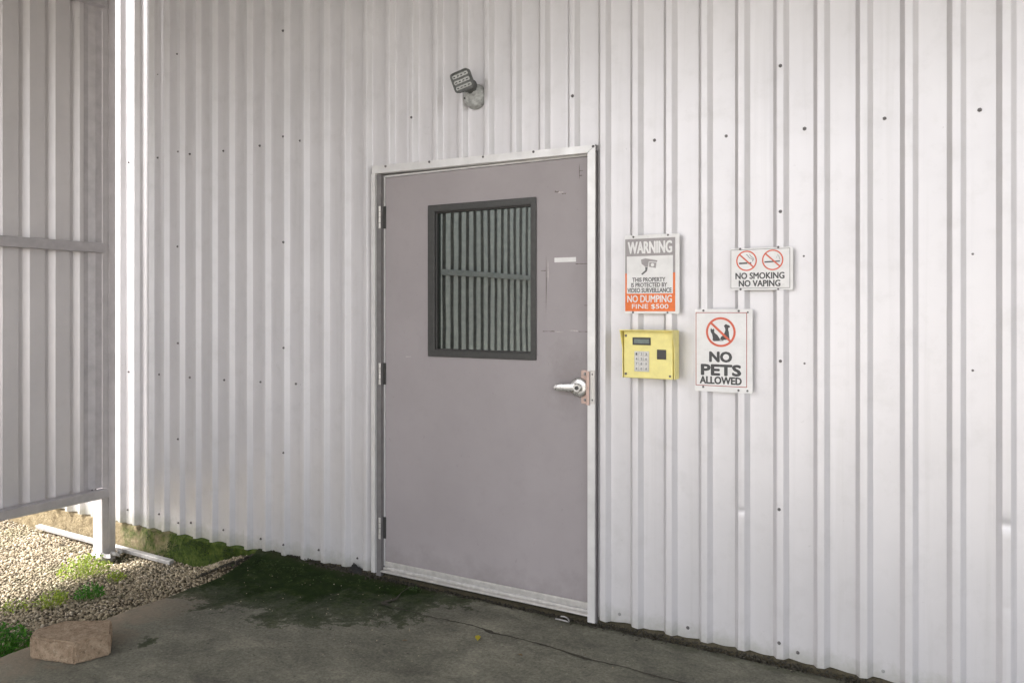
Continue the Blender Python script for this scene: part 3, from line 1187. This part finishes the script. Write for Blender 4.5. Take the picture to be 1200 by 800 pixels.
def quad(mat, parent, name, a, b, c, d, y):
    return MB().sheet([(U(a), V(d)), (U(b), V(d)), (U(b), V(c)), (U(a), V(c))], y).build(name, mat, parent, fix=False)


quad(M['sign_grey'], t, "header_band", 86, 515, 97, 400, F1)
quad(M['sign_orange'], t, "orange_band", 86, 515, 400, 735, F1)
quad(M['sign_white'], t, "white_field", 101, 496, 250, 580, F2)
text_part("WARNING", U(112), U(486), V(226), V(124), F2, M['sign_white'], t, bold=.045)
text_part("THIS PROPERTY", U(150), U(432), V(476), V(440), F3, M['ink_pale'], t, bold=.045)
text_part("IS PROTECTED BY", U(140), U(446), V(522), V(486), F3, M['ink_pale'], t, bold=.045)
text_part("VIDEO SURVEILLANCE", U(108), U(484), V(570), V(532), F3, M['ink_pale'], t, bold=.045)
text_part("NO DUMPING", U(106), U(486), V(656), V(595), F2, M['sign_white'], t, bold=.03)
text_part("FINE $500", U(146), U(458), V(718), V(672), F2, M['sign_white'], t, bold=.02)
pic = group_part("camera_picture", (U(290), F3, V(415)), t)


def poly(pts, mat, parent, name, y=None):
    p = [(U(a), V(b)) for a, b in pts]
    ar = sum(p[i][0] * p[(i + 1) % len(p)][1] - p[(i + 1) % len(p)][0] * p[i][1] for i in range(len(p)))
    if ar < 0:
        p = p[::-1]
    return MB().sheet(p, F3 if y is None else y).build(name, mat, parent, fix=False)


poly([(225, 282), (262, 272), (366, 292), (362, 306), (292, 300), (286, 348), (262, 345), (230, 318)], M['sign_grey'], pic, "camera_body")
poly([(296, 306), (358, 312), (352, 358), (294, 346)], M['sign_grey'], pic, "camera_front")
MB().ring(U(324), V(330), .0, .0078, F3 - .0004, 20).build("camera_lens", M['sign_white'], pic, fix=False)
poly([(262, 346), (284, 352), (276, 385), (238, 416), (226, 408), (262, 376)], M['ink_pale'], pic, "camera_bracket", F3 - .0003)

# --- no pets sign
x0, x1, z0, z1 = -1.0045, -.7605, 1.0785, 1.4295


def U(px):
    return x0 + (px - 75) / 465 * (x1 - x0)


def V(py):
    return z1 - (py - 70) / 665 * (z1 - z0)


t = sign_base("no_pets_sign", "white NO PETS ALLOWED sign with a red circle, right of the keypad", x0, x1, z0, z1,
              [(U(147), V(83)), (U(432), V(86)), (U(145), V(700)), (U(430), V(715)), (U(503), V(96)), (U(500), V(715))])
MB().rim((U(83), U(497), V(690), V(97)), (U(89), U(491), V(684), V(103)), F1, F1 + .0004).build("border", M['sign_border'], t)
ring_c = (U(288), V(255))
RR = 120 / 465 * (x1 - x0)
MB().ring(ring_c[0], ring_c[1], RR * .855, RR, F2).build("prohibition_ring", M['sign_red'], t, fix=False)
pets = group_part("pet_picture", (U(288), F1, V(330)), t)
poly([(205, 236), (211, 224), (217, 234), (226, 234), (232, 226), (237, 240), (235, 256), (244, 266), (262, 280), (276, 300), (286, 316), (262, 324), (236, 324), (222, 322), (224, 300), (218, 272), (208, 256)], M['ink'], pets, "cat_shape", F1)
poly([(314, 206), (322, 196), (330, 190), (340, 196), (350, 198), (362, 206), (362, 216), (350, 220), (348, 236), (354, 256), (356, 284), (360, 312), (332, 316), (300, 318), (284, 314), (288, 296), (306, 282), (320, 258), (326, 236), (322, 220)], M['ink'], pets, "dog_shape", F1 - .0001)
poly([(228, 322), (310, 318), (312, 324), (230, 329)], M['ink'], pets, "ground_line", F1 - .0002)


def slash(c, R, w, mat, parent, y):
    d = Vector((math.cos(math.radians(-43)), math.sin(math.radians(-43))))
    nrm = Vector((-d.y, d.x))
    q = [Vector(c) - d * R - nrm * w, Vector(c) + d * R - nrm * w, Vector(c) + d * R + nrm * w, Vector(c) - d * R + nrm * w]
    MB().sheet([tuple(p) for p in q], y).build("prohibition_slash", mat, parent, fix=False)


slash(ring_c, RR * .90, RR * .075, M['sign_red'], t, F3)
text_part("NO", U(200), U(374), V(493), V(415), F1, M['ink'], t, bold=.078)
text_part("PETS", U(132), U(446), V(601), V(518), F1, M['ink'], t, bold=.078)
text_part("ALLOWED", U(120), U(453), V(671), V(614), F1, M['ink'], t, bold=.06)

# --- no smoking sign
x0, x1, z0, z1 = -.853, -.600, 1.508, 1.682


def U(px):
    return x0 + (px - 90) / 850 * (x1 - x0)


def V(py):
    return z1 - (py - 130) / 560 * (z1 - z0)


t = sign_base("no_smoking_sign", "small white NO SMOKING NO VAPING sign with two red circles", x0, x1, z0, z1,
              [(U(230), V(136)), (U(745), V(130)), (U(235), V(678)), (U(745), V(682))])
MB().rim((U(98), U(902), V(667), V(146)), (U(104), U(896), V(661), V(152)), F1, F1 + .0004).build("border", M['ink_pale'], t)
for cx, cz in ((318, 298), (672, 296)):
    c_ = (U(cx), V(cz))
    R_ = 143 / 850 * (x1 - x0)
    MB().ring(c_[0], c_[1], R_ * .87, R_, F2).build("prohibition_ring", M['sign_red'], t, fix=False)
    slash(c_, R_ * .92, R_ * .07, M['sign_red'], t, F3)
poly([(215, 320), (330, 318), (330, 340), (215, 342)], M['ink'], t, "cigarette", F1)
poly([(336, 318), (384, 318), (384, 340), (336, 340)], M['ink_pale'], t, "cigarette_tip", F1)
MB().tube([(U(a), F1, V(b)) for a, b in ((396, 310), (408, 290), (392, 272), (360, 262), (344, 240), (330, 222), (312, 214))], .0011, 5).build("smoke_curl", M['ink_pale'], t)
MB().tube([(U(a), F1, V(b)) for a, b in ((404, 300), (420, 276), (396, 252), (372, 236), (362, 214))], .0010, 5).build("smoke_curl", M['ink_pale'], t)
poly([(562, 312), (690, 308), (690, 326), (562, 330)], M['ink'], t, "vape_pen", F1)
poly([(696, 308), (768, 304), (768, 322), (696, 326)], M['ink_pale'], t, "vape_tip", F1)
MB().tube([(U(a), F1, V(b)) for a, b in ((772, 296), (764, 276), (756, 250), (740, 226), (724, 268))], .0008, 5).build("smoke_curl", M['ink_pale'], t)
text_part("NO SMOKING", U(168), U(826), V(541), V(459), F1, M['ink'], t, bold=.045)
text_part("NO VAPING", U(214), U(772), V(642), V(560), F1, M['ink'], t, bold=.045)

# ------------------------------------------------------------------ entry keypad
kp = thing("entry_keypad", "yellow metal entry keypad box under the warning sign", "keypad", (-1.2, 0, 1.122))
KY = -.092
KX0, KX1, KZ0, KZ1 = -1.3065, -1.0830, 1.126, 1.334
hs = MB().box(KX0, KX1, KY, -DEPTH - .001, KZ0, KZ1).build("housing", M['yellow'], kp, bevel=.004)
mb = MB()
HY = KY - .030
mb.box(KX0 - .008, KX1 + .008, HY, -DEPTH - .001, KZ1 + .0005, KZ1 + .004)
for xa, xb in ((KX0 - .008, KX0 - .005), (KX1 + .005, KX1 + .008)):
    mb.add([(xa, HY, KZ1 + .0003), (xa, -DEPTH - .001, KZ1 + .0003), (xa, -DEPTH - .001, KZ0), (xa, KY + .004, KZ0), (xa, KY, KZ1 - .075),
            (xb, HY, KZ1 + .0003), (xb, -DEPTH - .001, KZ1 + .0003), (xb, -DEPTH - .001, KZ0), (xb, KY + .004, KZ0), (xb, KY, KZ1 - .075)],
           [(0, 1, 2, 3, 4), (9, 8, 7, 6, 5), (0, 5, 6, 1), (1, 6, 7, 2), (2, 7, 8, 3), (3, 8, 9, 4), (4, 9, 5, 0)])
mb.build("hood", M['yellow'], kp)
d = MB().rim((-1.264, -1.181, 1.272, 1.305), (-1.257, -1.188, 1.279, 1.298), KY - .004, KY - .0003).build("display", M['plastic_dark'], kp, bevel=.001)
MB().box(-1.257, -1.188, KY - .0022, KY - .0004, 1.279, 1.298).build("screen", M['display'], d)
kpad = MB().box(-1.256, -1.188, KY - .0025, KY - .0003, 1.156, 1.245).build("keypad", M['alu'], kp, bevel=.001)
kg = .0203
KEYS = ["1", "2", "3", "4", "5", "6", "7", "8", "9", "*", "0", "#"]
for r in range(4):
    for c in range(3):
        kx, kz = -1.2440 + c * .0220, 1.2330 - r * .0215
        MB().box(kx - .0085, kx + .0085, KY - .0065, KY - .0027, kz - .0082, kz + .0082).build("key", M['key'], kpad, bevel=.0012)
        text_part(KEYS[r * 3 + c], kx - .0035, kx + .0035, kz - .0050, kz + .0050, KY - .0068, M['ink'], kpad, "key_number", bold=.04)
MB().box(-1.152, -1.111, KY - .005, KY - .0003, 1.212, 1.254).build("card_reader", M['plastic_dark'], kp, bevel=.002)
for x, z in ((KX0 + .010, KZ1 - .022), (KX0 + .010, KZ0 + .018), (KX1 - .012, KZ0 + .014)):
    screw(kp, x, KY, z, small_screw_mesh, sc=1.2)

# ------------------------------------------------------------------ loose things on the ground
# split retaining-wall block on the slab's edge
blk_pts = [(-3.376, -1.521), (-3.160, -1.462), (-3.118, -1.330), (-3.255, -1.235), (-3.425, -1.345), (-3.440, -1.470)]


def block(pts, z0, z1):
    bm = bmesh.new()
    lo = [bm.verts.new((x, y, z0)) for x, y in pts]
    hi = [bm.verts.new((x, y, z1)) for x, y in pts]
    n = len(pts)
    bm.faces.new(lo[::-1])
    bm.faces.new(hi)
    for i in range(n):
        bm.faces.new((lo[i], lo[(i + 1) % n], hi[(i + 1) % n], hi[i]))
    bmesh.ops.bevel(bm, geom=[e for e in bm.edges], offset=.007, segments=2, affect='EDGES')
    bmesh.ops.triangulate(bm, faces=bm.faces)
    for _ in range(4):
        bmesh.ops.subdivide_edges(bm, edges=[e for e in bm.edges if e.calc_length() > .011], cuts=1, use_grid_fill=True)
        bmesh.ops.triangulate(bm, faces=bm.faces)
    bm.normal_update()
    cx = sum(p[0] for p in pts) / n
    cy = sum(p[1] for p in pts) / n
    moves = []
    for v in bm.verts:
        top = v.normal.z > .6
        a = .0010 if top else .0034
        moves.append((v, v.normal * a * (mnoise.noise(v.co * 95) + .7 * mnoise.noise(v.co * 30))))
    for v, m in moves:
        v.co += m
    for v in bm.verts:
        v.co -= Vector((cx, cy, z0))
    me = bpy.data.meshes.new("landscape_block")
    bm.to_mesh(me)
    bm.free()
    me.materials.append(M['block'])
    me.shade_smooth()
    me.set_sharp_from_angle(angle=math.radians(40))
    ob = bpy.data.objects.new("landscape_block", me)
    reg(ob, (cx, cy, z0))
    return ob


b = block(blk_pts, -.029, .062)
b["label"] = "tan concrete landscape block lying on the slab's edge"
b["category"] = "block"

# bare steel strip lying along the foundation
mb = MB()
for (xa, xb, za, zb, w) in ((-5.95, -4.42, -.168, -.188, .034),):
    vs = []
    for x, z in ((xa, za), (xb, zb)):
        vs += [(x, -.055, z), (x, -.055 - w, z - .004), (x, -.055 - w, z - .028), (x, -.055, z - .024)]
    mb.add(vs, [(0, 1, 5, 4), (1, 2, 6, 5), (2, 3, 7, 6), (3, 0, 4, 7), (0, 3, 2, 1), (4, 5, 6, 7)])
o = mb.build("metal_strip", M['dull_metal'], bevel=.002)
o["label"] = "pale metal strip lying against the mossy foundation"
o["category"] = "strip"

# collar of broken concrete and a bent scrap of flashing at the foot of the post
mb = MB()
vs, fs = [], []
nn = 14
for k in range(nn):
    a = math.radians(-110 + 150 * k / (nn - 1))
    for (r, z) in ((.066, -.198), (.082, -.178), (.096, -.200)):
        vs.append((-4.965 + (r + .012 * math.sin(k * 2.1)) * math.cos(a) * 1.25, -.165 + r * math.sin(a), z + .008 * math.sin(k * 1.7)))
for k in range(nn - 1):
    for j in range(2):
        q = k * 3 + j
        fs.append((q, q + 1, q + 4, q + 3))
o = MB().add(vs, fs).build("flashing_scrap", M['dull_metal'], fix=False)
o.modifiers.new("thickness", 'SOLIDIFY').thickness = .002
o["label"] = "crumpled grey flashing scrap round the foot of the screen's post"
o["category"] = "scrap"


def plant(name, label, x, y, z, R, H, n, mat, kind="weed", cat="weed", lw=(.006, .012)):
    mb = MB()
    for _ in range(n):
        a = random.uniform(0, 2 * math.pi)
        rr = R * math.sqrt(random.random())
        cx, cy = x + rr * math.cos(a), y + rr * math.sin(a)
        hh = H * (1 - .65 * (rr / R) ** 2) * random.uniform(.35, 1.05)
        if kind == "grass":
            lean = Vector((math.cos(a), math.sin(a), 0)) * random.uniform(.1, .8) * hh + Vector((random.uniform(-.3, .3), random.uniform(-.3, .3), 0)) * hh
            w = random.uniform(*lw) * .35
            s = Vector((-math.sin(a), math.cos(a), 0)) * w
            p0 = Vector((cx, cy, z))
            p1 = p0 + lean * .35 + Vector((0, 0, hh * .65))
            p2 = p0 + lean + Vector((0, 0, hh))
            mb.add([p0 - s, p0 + s, p1 + s * .8, p1 - s * .8, p2], [(0, 1, 2, 3), (3, 2, 4)])
        else:
            l = random.uniform(*lw) * 1.7
            w = random.uniform(*lw) * .75
            d = Vector((random.uniform(-1, 1), random.uniform(-1, 1), random.uniform(-.25, .7))).normalized()
            s = d.cross(Vector((random.uniform(-.4, .4), random.uniform(-.4, .4), 1))).normalized()
            up = s.cross(d) * w * .25
            p = Vector((cx, cy, z + hh))
            mb.add([p, p + d * l * .5 + s * w * .5 + up, p + d * l, p + d * l * .5 - s * w * .5 + up], [(0, 1, 2, 3)])
            if random.random() < .25:
                b0 = Vector((x + (cx - x) * .4, y + (cy - y) * .4, z - .01))
                q = Vector((.0008, .0006, 0))
                mb.add([b0 - q, b0 + q, p + q, p - q], [(0, 1, 2, 3)])
    ob = mb.build(name, mat, fix=False)
    ob["label"] = label
    ob["category"] = cat
    ob["group"] = "weeds in the gravel"
    return ob


plant("weed", "bright yellow-green weed in front of the screen's post", -4.70, -.48, gravel_z(-4.7, -.48), .15, .13, 330, M['weed'], lw=(.010, .020))
plant("weed", "loose yellow-green weed between post and slab", -4.46, -.43, gravel_z(-4.46, -.43), .055, .06, 80, M['weed'], lw=(.010, .018))
plant("weed", "yellow-green weed in the middle of the gravel bed", -4.37, -.86, gravel_z(-4.37, -.86), .085, .085, 170, M['weed'], lw=(.009, .018))
plant("weed", "sparse pale weed furthest left in the gravel", -4.46, -1.02, gravel_z(-4.46, -1.02), .09, .06, 90, M['weed'], lw=(.008, .016))
plant("grass_tuft", "dark green grass tuft in the gravel below the post", -4.29, -.70, gravel_z(-4.29, -.70), .08, .085, 240, M['grass'], "weed", "grass", (.009, .018))
plant("grass_tuft", "lush green grass tuft left of the tan block", -3.76, -1.46, gravel_z(-3.76, -1.46), .15, .15, 700, M['grass'], "weed", "grass", (.010, .022))
plant("weed", "tiny weed growing under the door threshold", -2.46, -.085, -.03, .03, .022, 45, M['weed_dark'])
plant("grass_tuft", "few yellowish blades in the crack near the wall's right end", -.68, -.33, -.03, .02, .045, 14, M['weed'], "grass", "grass")
plant("weed", "small weed at the mossy foundation's right end", -3.86, -.07, -.18, .06, .05, 120, M['grass'])


def leaf_obj(name, label, x, y, z, s, mat, rot):
    ca, sa = math.cos(rot), math.sin(rot)
    out = [(0, -1, 0), (.38, -.45, .16), (.45, .1, .20), (.22, .6, .12), (0, 1, .05), (-.22, .6, .16), (-.45, .1, .28), (-.38, -.45, .2)]
    pts = [(x + s * (a * ca - b * sa), y + s * (a * sa + b * ca), z + s * c) for a, b, c in out] + [(x, y, z + .02 * s)]
    ob = MB().add(pts, [(i, (i + 1) % 8, 8) for i in range(8)]).build(name, mat, fix=False)
    ob["label"] = label
    ob["category"] = "leaf"
    return ob


leaf_obj("fallen_leaf", "yellow fallen leaf on the slab before the door", -1.866, -.415, -.026, .028, M['yellow_leaf'], .5)
leaf_obj("fallen_leaf", "dark shrivelled leaf on the slab in front of the crack", -1.62, -.47, -.026, .014, M['brown_leaf'], 1.3)
leaf_obj("fallen_leaf", "dark shrivelled leaf on the slab left of the yellow leaf", -2.13, -.60, -.026, .014, M['brown_leaf'], 2.2)

# black slivers painting the dark of a hole at the wall's base
mb = MB()
for q in range(7):
    x = -2.955 + q * .012 + random.uniform(-.004, .004)
    h = [.02, .034, .045, .04, .03, .028, .026, .03, .022][q]
    mb.add([(x - .010, -.026, -.032), (x + .010, -.024, -.032), (x + .009, -.022, -.018 + h * .6), (x - .002, -.024, -.022 + h), (x - .010, -.023, -.018 + h * .5)], [(0, 1, 2, 3, 4)])
o = mb.build("hole_dark_slivers", M['black'], fix=False)
o.modifiers.new("thickness", 'SOLIDIFY').thickness = .006
o["label"] = "torn black scrap at the wall's base left of the door"
o["category"] = "scrap"

# wire loop lying in front of the threshold
o = MB().tube([(-1.62 + .035 * math.cos(a), -.075 + .02 * math.sin(a), -.018 + .012 * abs(math.sin(a))) for a in np.linspace(-2.4, 2.0, 16)], .0035, 6).build("wire_loop", M['dull_metal'], smooth=60)
o["label"] = "short curved wire lying before the threshold"
o["category"] = "wire"

# dirt and grit along the foot of the wall, and scattered on the slab
pts = []
for _ in range(5200):
    x = random.uniform(-3.6, 1.0)
    y = .004 - abs(random.gauss(0, .024))
    pts.append((x, y, random.uniform(-.040, -.024 if -2.8 < x < -1.47 else -.014) if y > -.025 else -.029))
pebbles("dirt_line", pts, (.0018, .0085), M['dirt'], 1, (.4, .8))["label"] = "dark dirt and grit along the base of the wall"
pts = [(random.uniform(-3.5, .6), -abs(random.gauss(0, .6)) - .03, -.0285) for _ in range(420)]
pebbles("grit", pts, (.0012, .0035), M['stone'], 1, (.4, .8))["label"] = "pale grit scattered on the concrete slab"
pts = []
for _ in range(900):
    x = random.uniform(-3.95, -3.45)
    e = -.02 - random.random() ** 2 * .25
    if x < -3.56 - .2 * max(0, min(1, (e + .5) / .5)) ** 1.5 + .03:
        pts.append((x, e, -.055 - .45 * max(0, -3.70 - x) + .01 * random.random()))
pebbles("silt", pts, (.003, .012), M['dirt'], 1, (.4, .8))["label"] = "dark silt where the slab meets the foundation"

# cushions of moss on the foundation face and the slab's corner
pts = []
for _ in range(2600):
    x = random.uniform(-4.75, -3.62)
    z = random.uniform(-.25, base_z(x) - .02)
    if mnoise.noise(Vector((x * 7, 1.0, z * 9))) + .35 * (x + 4.3) > -.02:
        pts.append((x, -.012 - .006 * random.random(), z))
for _ in range(500):
    x, y = random.gauss(-3.15, .33), -abs(random.gauss(0, .16)) - .02
    if x > -3.66 and mnoise.noise(Vector((x * 5, y * 7, 2))) > -.05:
        pts.append((x, y, -.0295))
pebbles("moss", pts, (.0020, .0075), M['moss_green'], 1, (.3, .6))["label"] = "green moss cushions on foundation and slab corner"
